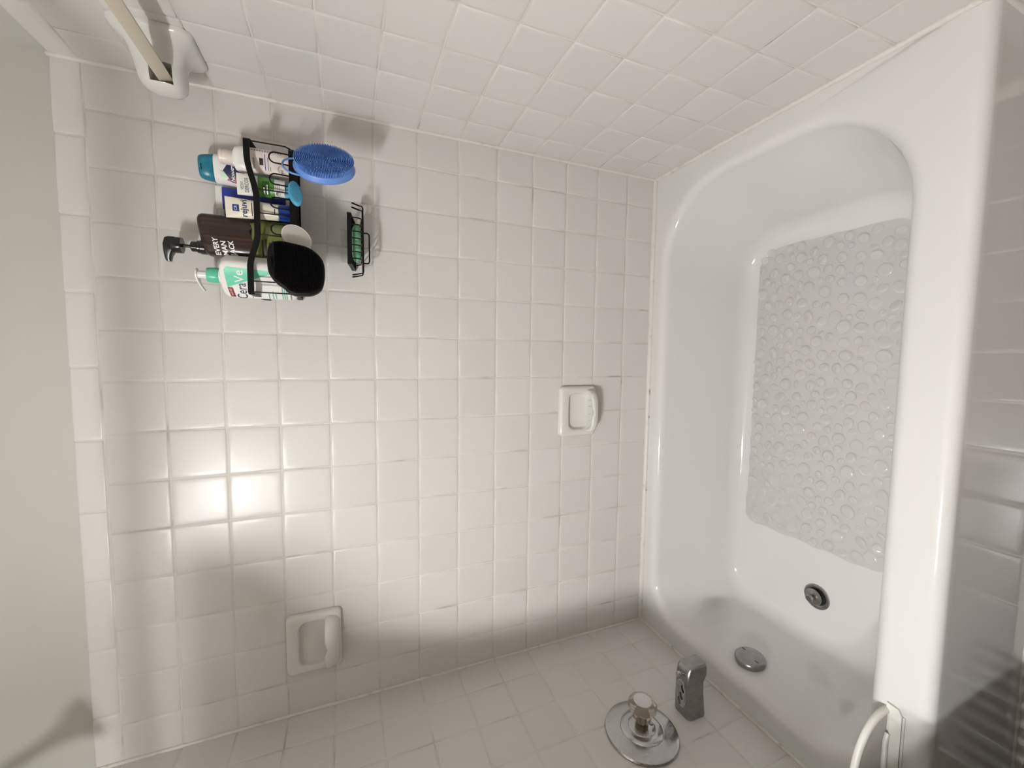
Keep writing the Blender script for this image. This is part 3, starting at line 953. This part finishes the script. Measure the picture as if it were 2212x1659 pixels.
# white tube with green band
t, fr = squeeze_tube('squeeze_tube', 'white squeeze tube with green band and cyan cap', (1.2655, -0.094, SH), math.radians(-8), 0.0215, 0.0180, 0.014, 0.1030, 'tube_white', 'cap_cyan', 0.0150)
def band(z0, z1, mt_, nm):
    secs = []
    for i in range(5):
        z = z0 + (z1 - z0) * i / 4
        u = (z - 0.014) / (0.1030 - 0.014)
        secs.append((z, 0.0180 + 0.0035 * u ** 1.1 + 0.0004, 0.0180 * (1 - u) ** 0.8 + 0.0016, 2.0 + 0.8 * u))
    rg = [[(x, y, s_[0]) for x, y in sup(s_[1], s_[2], s_[3], 36)] for s_ in secs]
    return MB().loft(rg, False, False).build(nm, mt_, t, True, 60)
band(0.0335, 0.0640, 'band_green', 'green_band')
fr4 = lambda x, z: fr(x, z, 0.0012)
patch([(-0.0165, 0.0425), (0.010, 0.0425), (0.010, 0.0555), (-0.0165, 0.0555)], 'band_dark_green', t, fr4, 'dark_band', 5)
text('VICHY', 0.0085, 'ink_navy', t, lambda x, y: fr(-0.011 + x, 0.0905 + y), 'lettering', 0.016)
text('DERCOS', 0.0105, 'ink_black', t, lambda x, y: fr(-0.0150 + x, 0.0810 + y), 'lettering', 0.027)
text('Selenium S', 0.006, 'ink_grey', t, lambda x, y: fr(-0.0165 + x, 0.0735 + y), 'lettering', 0.026)
fr5 = lambda x, z: fr(x, z, 0.0018)
for zz, wd_ in ((0.0515, 0.012), (0.0455, 0.018)):
    patch([(-0.015, zz), (-0.015 + wd_, zz), (-0.015 + wd_, zz + 0.002), (-0.015, zz + 0.002)], 'ink_white', t, fr5, 'print_line', 5)
for zz in (0.0300, 0.0265, 0.0230):
    patch([(-0.014, zz), (0.008, zz), (0.008, zz + 0.0010), (-0.014, zz + 0.0010)], 'ink_grey', t, fr, 'print_line', 5)

# white bottle with teal cap
t = thing('lotion_bottle', 'white bottle with teal flip cap and navy diamond label', 'bottle', (1.3095, -0.036, SH), (0, 0, math.radians(-16)))
a_, b_, e_ = 0.0315, 0.019, 2.6
body_loft([(0.0, 0.026, 0.015, 2.6), (0.004, 0.0295, 0.0175, 2.6), (0.02, a_, b_, e_), (0.10, a_ + 0.001, b_, e_), (0.125, a_ - 0.001, b_ - 0.0005, e_), (0.150, 0.0285, 0.0170, 2.6), (0.1525, 0.0275, 0.0165, 2.6)], 36).build('bottle_body', 'bottle_white', t, True, 60)
cp = body_loft([(0.1525, 0.0272, 0.0162, 2.6), (0.153, 0.0278, 0.0166, 2.6), (0.172, 0.0245, 0.0150, 2.6), (0.178, 0.0225, 0.0140, 2.6), (0.1805, 0.019, 0.011, 2.6)], 36).build('flip_cap', 'cap_teal', t, True, 55)
MB().box(-0.006, 0.006, -0.0158, -0.0140, 0.1735, 0.1750).build('thumb_notch', 'dark_slot', cp, False)
fr = front(a_ - 0.0005, b_, e_, 0.0005)
fr2 = front(a_ - 0.0005, b_, e_, 0.0010)
fr3 = front(a_ - 0.0005, b_, e_, 0.0015)
patch([(-0.004, 0.112), (0.020, 0.139), (0.026, 0.120), (0.010, 0.110)], 'label_aqua', t, fr, 'aqua_leaf', 5)
patch([(-0.022, 0.120), (-0.016, 0.141), (-0.002, 0.140), (-0.010, 0.120)], 'label_pale_green', t, fr, 'green_leaf', 5)
patch([(-0.026, 0.108), (-0.020, 0.130), (0.004, 0.106), (0.012, 0.092), (-0.004, 0.096), (-0.016, 0.098)], 'label_crimson', t, fr2, 'crimson_swoosh', 5)
patch([(-0.024, 0.120), (-0.002, 0.135), (0.020, 0.121), (0.000, 0.100)], 'label_navy', t, fr3, 'navy_diamond', 6)
fr4 = front(a_ - 0.0005, b_, e_, 0.0021)
text('Nosotras', 0.0095, 'ink_white', t, lambda x, y: fr4(-0.0220 + x, 0.1150 + y), 'lettering', 0.038, shear=0.25, bold=0.0002)
text('cion', 0.0075, 'ink_navy', t, lambda x, y: fr2(-0.020 + x, 0.0880 + y), 'lettering', 0.016)
patch([(-0.024, 0.030), (0.020, 0.030), (0.022, 0.075), (0.004, 0.083), (-0.020, 0.076)], 'label_aqua', t, fr, 'aqua_panel', 6)

# pale pink bottle
t = thing('shampoo_bottle', 'pale pink shampoo bottle with ribbed round cap', 'bottle', (1.3185, -0.084, SH), (0, 0, math.radians(-14)))
a_, b_, e_ = 0.0255, 0.0170, 2.8
body_loft([(0.0, 0.021, 0.013, 2.8), (0.003, 0.0245, 0.016, 2.8), (0.010, a_, b_, e_), (0.088, a_, b_, e_)], 36).build('bottle_body', 'bottle_pink', t, True, 60)
body_loft([(0.0875, a_ - 0.0002, b_ - 0.0002, e_), (0.0990, 0.0245, 0.0165, 2.6), (0.1055, 0.0215, 0.0155, 2.3), (0.108, 0.0165, 0.0145, 2), (0.110, 0.0125, 0.0125, 2)], 36).build('shoulder', 'bottle_white', t, True, 60)
cp = MB().lathe([(0.0135, 0.1085), (0.0140, 0.1095), (0.0140, 0.1260), (0.0132, 0.1262), (0.0132, 0.1272), (0.0140, 0.1275), (0.0138, 0.1320), (0.0120, 0.1338)], (0, 0, 0), 'Z', 32).build('cap', 'bottle_pink', t, True, 35)
fr = front(a_, b_, e_, 0.0005)
text('Seroconazole', 0.0066, 'ink_black', t, lambda x, y: fr(-0.0170 + x, 0.0765 + y), 'lettering', 0.029)
text('Shampoo', 0.0066, 'ink_black', t, lambda x, y: fr(-0.0155 + x, 0.0690 + y), 'lettering', 0.021)
patch([(-0.0065, 0.0535), (0.0065, 0.0535), (0.0065, 0.0605), (-0.0065, 0.0605)], 'ink_black', t, fr, 'black_emblem', 4)
patch([(-0.016, 0.0495), (0.015, 0.0495), (0.015, 0.0507), (-0.016, 0.0507)], 'cap_blue', t, fr, 'print_line', 5)
for zz, wd_ in ((0.0440, 0.026), (0.0400, 0.008)):
    patch([(-0.016, zz), (-0.016 + wd_, zz), (-0.016 + wd_, zz + 0.0016), (-0.016, zz + 0.0016)], 'ink_grey', t, fr, 'print_line', 5)
text('ml', 0.0085, 'ink_black', t, lambda x, y: fr(-0.0190 + x, 0.0170 + y), 'lettering', 0.009, shear=0.2)
for zz in [0.020 + 0.0047 * i for i in range(14)]:
    patch([(0.0195, zz), (0.0225, zz), (0.0225, zz + 0.0028), (0.0195, zz + 0.0028)], 'ink_grey', t, fr, 'print_line', 2)

# ------------------------------------------------------------------ things hanging from the hooks
# blue silicone body scrubber
t = thing('body_scrubber', 'blue silicone body scrubber with bristles hanging from the caddy', 'scrubber', (1.3100, -0.148, 0.9805 + ZR), (math.radians(0), math.radians(-13), math.radians(30)))
RX, RZ = 0.0485, 0.0605
def oval(ins, y):
    return [(math.cos(2 * math.pi * j / 56) * (RX - ins), y, math.sin(2 * math.pi * j / 56) * (RZ - ins)) for j in range(56)]
MB().loft([oval(0.004, 0.010), oval(0.0008, 0.0085), oval(0.0, 0.006), oval(0.0012, 0.003), oval(0.0035, 0.001), oval(0.005, -0.0035), oval(0.010, -0.005), oval(0.02, -0.0058)]).build('base', 'silicone_blue', t, True, 50)
bb = MB()
nring = 17
for k in range(nring):
    f_ = 1 - k / nring
    rx, rz = (RX - 0.0050) * f_, (RZ - 0.0050) * f_
    cnt = max(6, int(2 * math.pi * (rx + rz) / 2 / 0.0027))
    for j in range(cnt):
        a = 2 * math.pi * (j + 0.5 * (k % 2)) / cnt
        x, z = rx * math.cos(a), rz * math.sin(a)
        sp = 0.0016 * f_ * f_
        x1, z1 = x + sp * math.cos(a), z + sp * math.sin(a)
        r0, r1 = 0.00085, 0.0006
        y0, y1 = -0.003, -0.0150 - 0.0015 * (1 - f_)
        vs = [(x + r0, y0, z), (x, y0, z + r0), (x - r0, y0, z), (x, y0, z - r0), (x1 + r1, y1, z1), (x1, y1, z1 + r1), (x1 - r1, y1, z1), (x1, y1, z1 - r1)]
        bb.add(vs, [(0, 1, 5, 4), (1, 2, 6, 5), (2, 3, 7, 6), (3, 0, 4, 7), (4, 5, 6, 7)])
o = bb.build('bristles', 'silicone_blue', t, True, 70)
o['kind'] = 'stuff'
st = []
for i in range(13):
    a = math.pi * i / 12
    st.append((0.0240 * math.cos(a), 0.006 - 0.004 * math.sin(a), 0.046 + 0.033 * math.sin(a) ** 0.8))
MB().tube(st, 0.0019, 8).build('hanging_strap', 'silicone_blue', t)

# small cyan pad on the next hook
t = thing('face_brush', 'small oval cyan silicone brush on the caddy rail', 'brush', (1.247, -0.1385, 1.0375 + ZR), (math.radians(6), math.radians(-10), math.radians(20)))
def ov2(rx, rz, y):
    return [(math.cos(2 * math.pi * j / 40) * rx, y, math.sin(2 * math.pi * j / 40) * rz) for j in range(40)]
MB().loft([ov2(0.026, 0.0105, 0.0045), ov2(0.0285, 0.0128, 0.003), ov2(0.0290, 0.0132, 0.0), ov2(0.0280, 0.0124, -0.003), ov2(0.0250, 0.0100, -0.0045)]).build('pad', 'silicone_cyan', t, True, 50)
bb = MB()
for i in range(-9, 10):
    for j in range(-4, 5):
        x, z = i * 0.0027 + (j % 2) * 0.0013, j * 0.0025
        if (x / 0.0255) ** 2 + (z / 0.0102) ** 2 < 1:
            bb.lathe([(0.0008, 0.004), (0.0005, -0.0062)], (0, 0, 0), 'Y', 5)
            for q in range(len(bb.v) - 10, len(bb.v)):
                v = bb.v[q]
                bb.v[q] = (v[0] + x, v[1], v[2] + z)
o = bb.build('nubs', 'silicone_cyan', t, True, 60)
o['kind'] = 'stuff'
MB().tube([(0.002, 0.004, 0.0), (0.003, 0.010, 0.006), (0.004, 0.0145, 0.012), (0.004, 0.016, 0.018)], [0.0045, 0.004, 0.005, 0.006], 10).build('finger_loop', 'silicone_cyan', t)

# white round pad behind the black scrubber
t = thing('cleansing_pad', 'round off-white pad tucked behind the black scrubber', 'pad', (1.158, -0.1375, 1.037 + ZR), (math.radians(4), math.radians(42), math.radians(14)))
MB().loft([ov2(0.0215, 0.0285, 0.004), ov2(0.0240, 0.0310, 0.0028), ov2(0.0245, 0.0315, 0.0), ov2(0.0238, 0.0308, -0.0026), ov2(0.0210, 0.0280, -0.0038)]).build('pad', 'pad_white', t, True, 50)
MB().tube([(math.cos(2 * math.pi * j / 40) * 0.0222, -0.0035, math.sin(2 * math.pi * j / 40) * 0.0292) for j in range(41)], 0.0005, 5, False).build('stitching', 'ink_white', t)

# black silicone scrubber
t = thing('body_scrubber', 'black silicone scrubber hanging in front of the mint collared bottle', 'scrubber', (1.0895, -0.156, 1.036 + ZR), (math.radians(2), 0, math.radians(4)))
ctl = [(0.047, 0.046), (0.053, 0.030), (0.051, 0.010), (0.046, -0.018), (0.036, -0.036), (0.020, -0.048), (0.0, -0.051), (-0.024, -0.049), (-0.040, -0.043), (-0.050, -0.028), (-0.0525, -0.008), (-0.052, 0.006), (-0.046, 0.017), (-0.040, 0.022), (-0.030, 0.036), (-0.014, 0.048), (0.006, 0.0515), (0.030, 0.051)]
def smooth_loop(c, k=4):
    out = []
    n_ = len(c)
    for i in range(n_):
        p0, p1, p2, p3 = (Vector((*c[(i + d) % n_], 0)) for d in (-1, 0, 1, 2))
        for s_ in range(k):
            u = s_ / k
            q = 0.5 * (2 * p1 + (p2 - p0) * u + (2 * p0 - 5 * p1 + 4 * p2 - p3) * u * u + (3 * p1 - p0 - 3 * p2 + p3) * u ** 3)
            out.append((q.x, q.y))
    return out
lp = smooth_loop(ctl)
cvd = bpy.data.curves.new('scrub', 'CURVE')
cvd.dimensions = '2D'
cvd.fill_mode = 'BOTH'
cvd.extrude = 0.006
cvd.bevel_depth = 0.0045
cvd.bevel_resolution = 3
hole = [(0.0105 + 0.0165 * math.cos(2 * math.pi * i / 20), 0.0425 + 0.0042 * math.sin(2 * math.pi * i / 20)) for i in range(20)]
for pts_ in ([(x * 0.93, z * 0.93) for x, z in lp], hole):
    sp = cvd.splines.new('POLY')
    sp.points.add(len(pts_) - 1)
    for q, (x, z) in zip(sp.points, pts_):
        q.co = (x, z, 0, 1)
    sp.use_cyclic_u = True
tmp = bpy.data.objects.new('tmp', cvd)
COL.objects.link(tmp)
me = bpy.data.meshes.new_from_object(tmp.evaluated_get(bpy.context.evaluated_depsgraph_get()))
bpy.data.objects.remove(tmp)
for v in me.vertices:
    x, y, z = v.co
    v.co = (x, -z, y)
me.materials.clear()
finish('base', me, 'silicone_black', t, True, 50)
bb = MB()
k = 0
for i in range(-22, 23):
    for j in range(-22, 17):
        x, z = i * 0.0024 + (j % 2) * 0.0012, j * 0.0024
        # inside test on a shrunken outline
        ins = False
        sh = [(a * 0.92, b2 * 0.92) for a, b2 in lp]
        for q in range(len(sh)):
            (xa, za_), (xb, zb2) = sh[q], sh[(q + 1) % len(sh)]
            if (za_ > z) != (zb2 > z) and x < (xb - xa) * (z - za_) / (zb2 - za_) + xa:
                ins = not ins
        if ins:
            y0, y1, r0, r1 = -0.009, -0.0185, 0.0008, 0.0004
            bb.add([(x + r0, y0, z), (x, y0, z + r0), (x - r0, y0, z), (x, y0, z - r0), (x + r1 + x * .03, y1, z + z * .03), (x + x * .03, y1, z + r1 + z * .03), (x - r1 + x * .03, y1, z + z * .03), (x + x * .03, y1, z - r1 + z * .03)],
                   [(0, 1, 5, 4), (1, 2, 6, 5), (2, 3, 7, 6), (3, 0, 4, 7), (4, 5, 6, 7)])
o = bb.build('bristles', 'silicone_black', t, True, 70)
o['kind'] = 'stuff'

# ------------------------------------------------------------------ wire soap holder with green soap
SX0, SX1, SY = 1.1255, 1.2385, -0.090
SB = 0.9395 + ZR
t = thing('soap_holder', 'small black wire soap holder on the wall below the caddy', 'soap holder', ((SX0 + SX1) / 2, 0, SB - 0.045))
def sl(x, y, z):
    return (x - (SX0 + SX1) / 2, y, z - (SB - 0.045))
pth = [sl(SX0, -0.001, SB - 0.011), sl(SX0, -0.02, SB - 0.009), sl(SX0, SY + 0.003, SB)] + [sl(SX0 + 0.003 + (SX1 - SX0 - 0.006) * i / 6, SY, SB) for i in range(7)] + [sl(SX1, SY + 0.003, SB), sl(SX1, -0.02, SB - 0.009), sl(SX1, -0.001, SB - 0.011)]
ribbon(pth, 0.0088, 0.0022).build('top_rail', 'black_metal', t, False)
MB().box(*[v for pr_ in zip(sl(SX0, -0.0045, SB - 0.020), sl(SX1, -0.0012, SB - 0.009)) for v in pr_]).build('back_rail', 'black_metal', t, False)
MB().box(*[v for pr_ in zip(sl(1.143, -0.0012, SB - 0.012), sl(1.222, -0.0002, SB + 0.014)) for v in pr_]).build('adhesive_plate', 'adhesive_clear', t, False)
zl = SB - 0.0315
for i in range(7):
    x = SX0 + 0.012 + i * 0.0152
    MB().tube([sl(x, SY + 0.001, SB - 0.006), sl(x, SY + 0.001, SB - 0.022), sl(x, SY + 0.004, SB - 0.028), sl(x, SY + 0.012, zl), sl(x, -0.020, zl), sl(x, -0.008, SB - 0.024), sl(x, -0.003, SB - 0.016)], 0.0014, 8).build('cross_wire', 'black_metal', t)
for y, ex in ((SY + 0.010, 0.020), (SY + 0.040, 0.020)):
    za_ = zl - 0.0030
    q = []
    for x, z, sgn in ((SX0 - ex, za_, -1), (SX1 + ex, za_, 1)):
        lo = [sl(x - sgn * 0.004, y, za_), sl(x - sgn * 0.0008, y, za_ + 0.002), sl(x, y, za_ + 0.006), sl(x + sgn * 0.004, y - 0.003, za_ + 0.022), sl(x + sgn * 0.0042, y - 0.0015, za_ + 0.0235), sl(x + sgn * 0.0040, y + 0.0015, za_ + 0.022), sl(x, y + 0.0022, za_ + 0.007)]
        MB().tube(lo, 0.0014, 8).build('end_hook', 'black_metal', t)
    MB().tube([sl(SX0 - ex + 0.004, y, za_), sl(SX1 + ex - 0.004, y, za_)], 0.0017, 8).build('long_wire', 'black_metal', t)
zd = zl - 0.0175
pts = [sl(1.1335, SY + 0.030, zl - 0.002), sl(1.1335, SY + 0.030, zd + 0.004), sl(1.1355, SY + 0.030, zd + 0.001), sl(1.139, SY + 0.030, zd), sl(1.198, SY + 0.030, zd), sl(1.2015, SY + 0.030, zd + 0.001), sl(1.2035, SY + 0.030, zd + 0.004), sl(1.2035, SY + 0.030, zl - 0.002)]
MB().tube(pts, 0.0017, 8).build('hanging_loop', 'black_metal', t)
rg = []
for ins, z in ((0.010, 0.0), (0.003, 0.003), (0.0, 0.0085), (0.002, 0.014), (0.010, 0.018), (0.02, 0.0192)):
    rg.append([(x, y, z) for x, y in sup(0.044 - ins, 0.026 - ins, 2.4, 32)])
sp_ = MB().loft(rg).build('soap_bar', 'soap_green', None, True, 60)
sp_.location = (1.180, -0.050, zl + 0.0016)
tag(sp_, 'green bar of soap lying in the black wire holder', 'soap')

# ------------------------------------------------------------------ what stands outside the frame and casts shade: rod, curtain, shower head, lamp
t = thing('curtain_rod', 'round white shower curtain rod across the tub', 'curtain rod', (W / 2, -0.79, 1.460 + ZR))
MB().tube([(-W / 2 + 0.001, 0, 0), (W / 2 - 0.001, 0, 0)], 0.0135, 20).build('rod', 'plastic_white', t)
for s_ in (-1, 1):
    MB().lathe([(0.027, 0.0), (0.027, 0.006), (0.019, 0.012), (0.0145, 0.022)] if s_ < 0 else [(0.0145, -0.022), (0.019, -0.012), (0.027, -0.006), (0.027, 0.0)], (s_ * (W / 2 - 0.0005), 0, 0), 'X', 24).build('flange', 'plastic_white', t)
prof = [(1.430, 0.318), (1.385, 0.297), (1.35, 0.270), (1.297, 0.209), (1.178, 0.164), (1.0, 0.168), (0.7, 0.150), (0.56, 0.150), (0.46, 0.185), (0.37, 0.262), (0.2, 0.268), (0.05, 0.278), (0.0, 0.285)]
def cw(z):
    for (za_, wa), (zb2, wb) in zip(prof[:-1], prof[1:]):
        if zb2 <= z <= za_:
            u = (za_ - z) / (za_ - zb2)
            return wa + (wb - wa) * u
    return prof[-1][1]
t = thing('shower_curtain', 'pale shower curtain tied back at the faucet wall', 'shower curtain', (0, -0.79, 0.06))
nx, nz_ = 90, 60
vs, fs = [], []
for j in range(nz_ + 1):
    z = 1.430 - 1.425 * j / nz_
    w_ = cw(z)
    for i in range(nx + 1):
        u = i / nx
        amp = 0.018 + 0.012 * (0.3 - w_) / 0.2
        vs.append((0.008 + u * (w_ - 0.008), amp * math.sin(u * 2 * math.pi * 9) - 0.085 * max(0, min(1, (1.2 - z) / 0.8)), z + ZR - 0.06))
for j in range(nz_):
    for i in range(nx):
        a = j * (nx + 1) + i
        fs.append((a, a + 1, a + nx + 2, a + nx + 1))
MB().add(vs, fs).build('curtain_cloth', 'curtain', t)
for i in range(9):
    x = 0.02 + 0.03 * i
    MB().tube([(x, 0.019 * math.cos(2 * math.pi * q / 16), 1.460 + ZR - 0.06 + 0.0075 - 0.021 + 0.0 + 0.021 * math.sin(2 * math.pi * q / 16) + 0.0135) for q in range(17)], 0.0016, 6, False).build('curtain_ring', 'plastic_white', t)

t = thing('showerhead', 'chrome shower head on a bent arm above the faucet wall', 'shower head', (0, -0.36, 1.62 + ZR))
MB().lathe([(0.032, 0.0), (0.030, 0.006), (0.013, 0.012)], (0, 0, 0), 'X', 28).build('flange', 'chrome', t)
MB().tube([(0, 0, 0), (0.05, 0, 0.0), (0.075, 0, -0.008), (0.095, 0, -0.03), (0.125, 0, -0.085)], 0.0105, 14).build('arm', 'chrome', t)
hm = MB().lathe([(0.012, 0.0), (0.016, -0.012), (0.018, -0.022), (0.034, -0.045), (0.037, -0.060), (0.033, -0.064)], (0, 0, 0), 'Z', 32).build('head', 'chrome', t)
hm.location = (0.123, 0, -0.082)
hm.rotation_euler = (0, math.radians(-28), 0)

t = thing('vanity_lamp', 'wall lamp with three lit bell shades on the faucet side wall', 'lamp', (0, -1.26, 1.540 + ZR))
MB().loft([[(x, y, z) for y, z in rrect(-0.24 + i_, 0.24 - i_, -0.045 + i_, 0.045 - i_, 0.012, 4, 1)] for x, i_ in ((0.105, 0.0), (0.121, 0.0), (0.125, 0.004))]).build('back_plate', 'chrome', t, True, 40)
for y in (-0.10, 0.0, 0.10):
    MB().lathe([(0.011, 0.017), (0.0165, 0.0145), (0.020, 0.0055), (0.0245, -0.0165), (0.031, -0.033), (0.0325, -0.0365)], (0.205, y, 0), 'Z', 32).build('glass_shade', 'globe', t)
    MB().lathe([(0.0275, -0.0375), (0.0255, -0.041), (0.0165, -0.0448), (0.002, -0.0465)], (0.205, y, 0), 'Z', 28).build('bulb', 'bulb', t)
    MB().tube([(0.122, y, 0.0), (0.165, y, 0.036), (0.205, y, 0.018)], 0.007, 10).build('bracket', 'chrome', t)
t = thing('vanity', 'brown wooden vanity with white top below the mirror cabinet', 'vanity', (0, -1.36, 0))  # added out of view: its brown bulk darkens the floor and lower apron
MB().box(-0.0065, 0.46, -0.36, 0.34, 0.0005, 0.78).build('carcass', 'vanity_wood', t, False)
MB().box(-0.0065, 0.49, -0.38, 0.36, 0.7805, 0.815).build('counter', 'plastic_white', t, False)
for y0 in (-0.35, -0.005):
    d = MB().box(0.46, 0.478, y0, y0 + 0.335, 0.09, 0.76).build('door', 'vanity_wood', t, False)
    MB().lathe([(0.006, 0.478), (0.006, 0.488), (0.014, 0.494), (0.012, 0.504), (0.002, 0.506)], (0, y0 + (0.30 if y0 < -0.1 else 0.035), 0.60), 'X', 20).build('knob', 'dull_chrome', d)
t = thing('medicine_cabinet', 'shallow white cabinet under the lamp on the faucet side wall', 'cabinet', (0, -1.26, 1.540 + ZR))
MB().box(-0.0065, 0.104, -0.30, 0.30, -0.72, 0.06).build('cabinet_body', 'plastic_white', t, False)
MB().box(0.104, 0.112, -0.295, 0.295, -0.715, -0.06).build('mirror_door', 'mirror', t, False)
print('objects', len(bpy.data.objects))
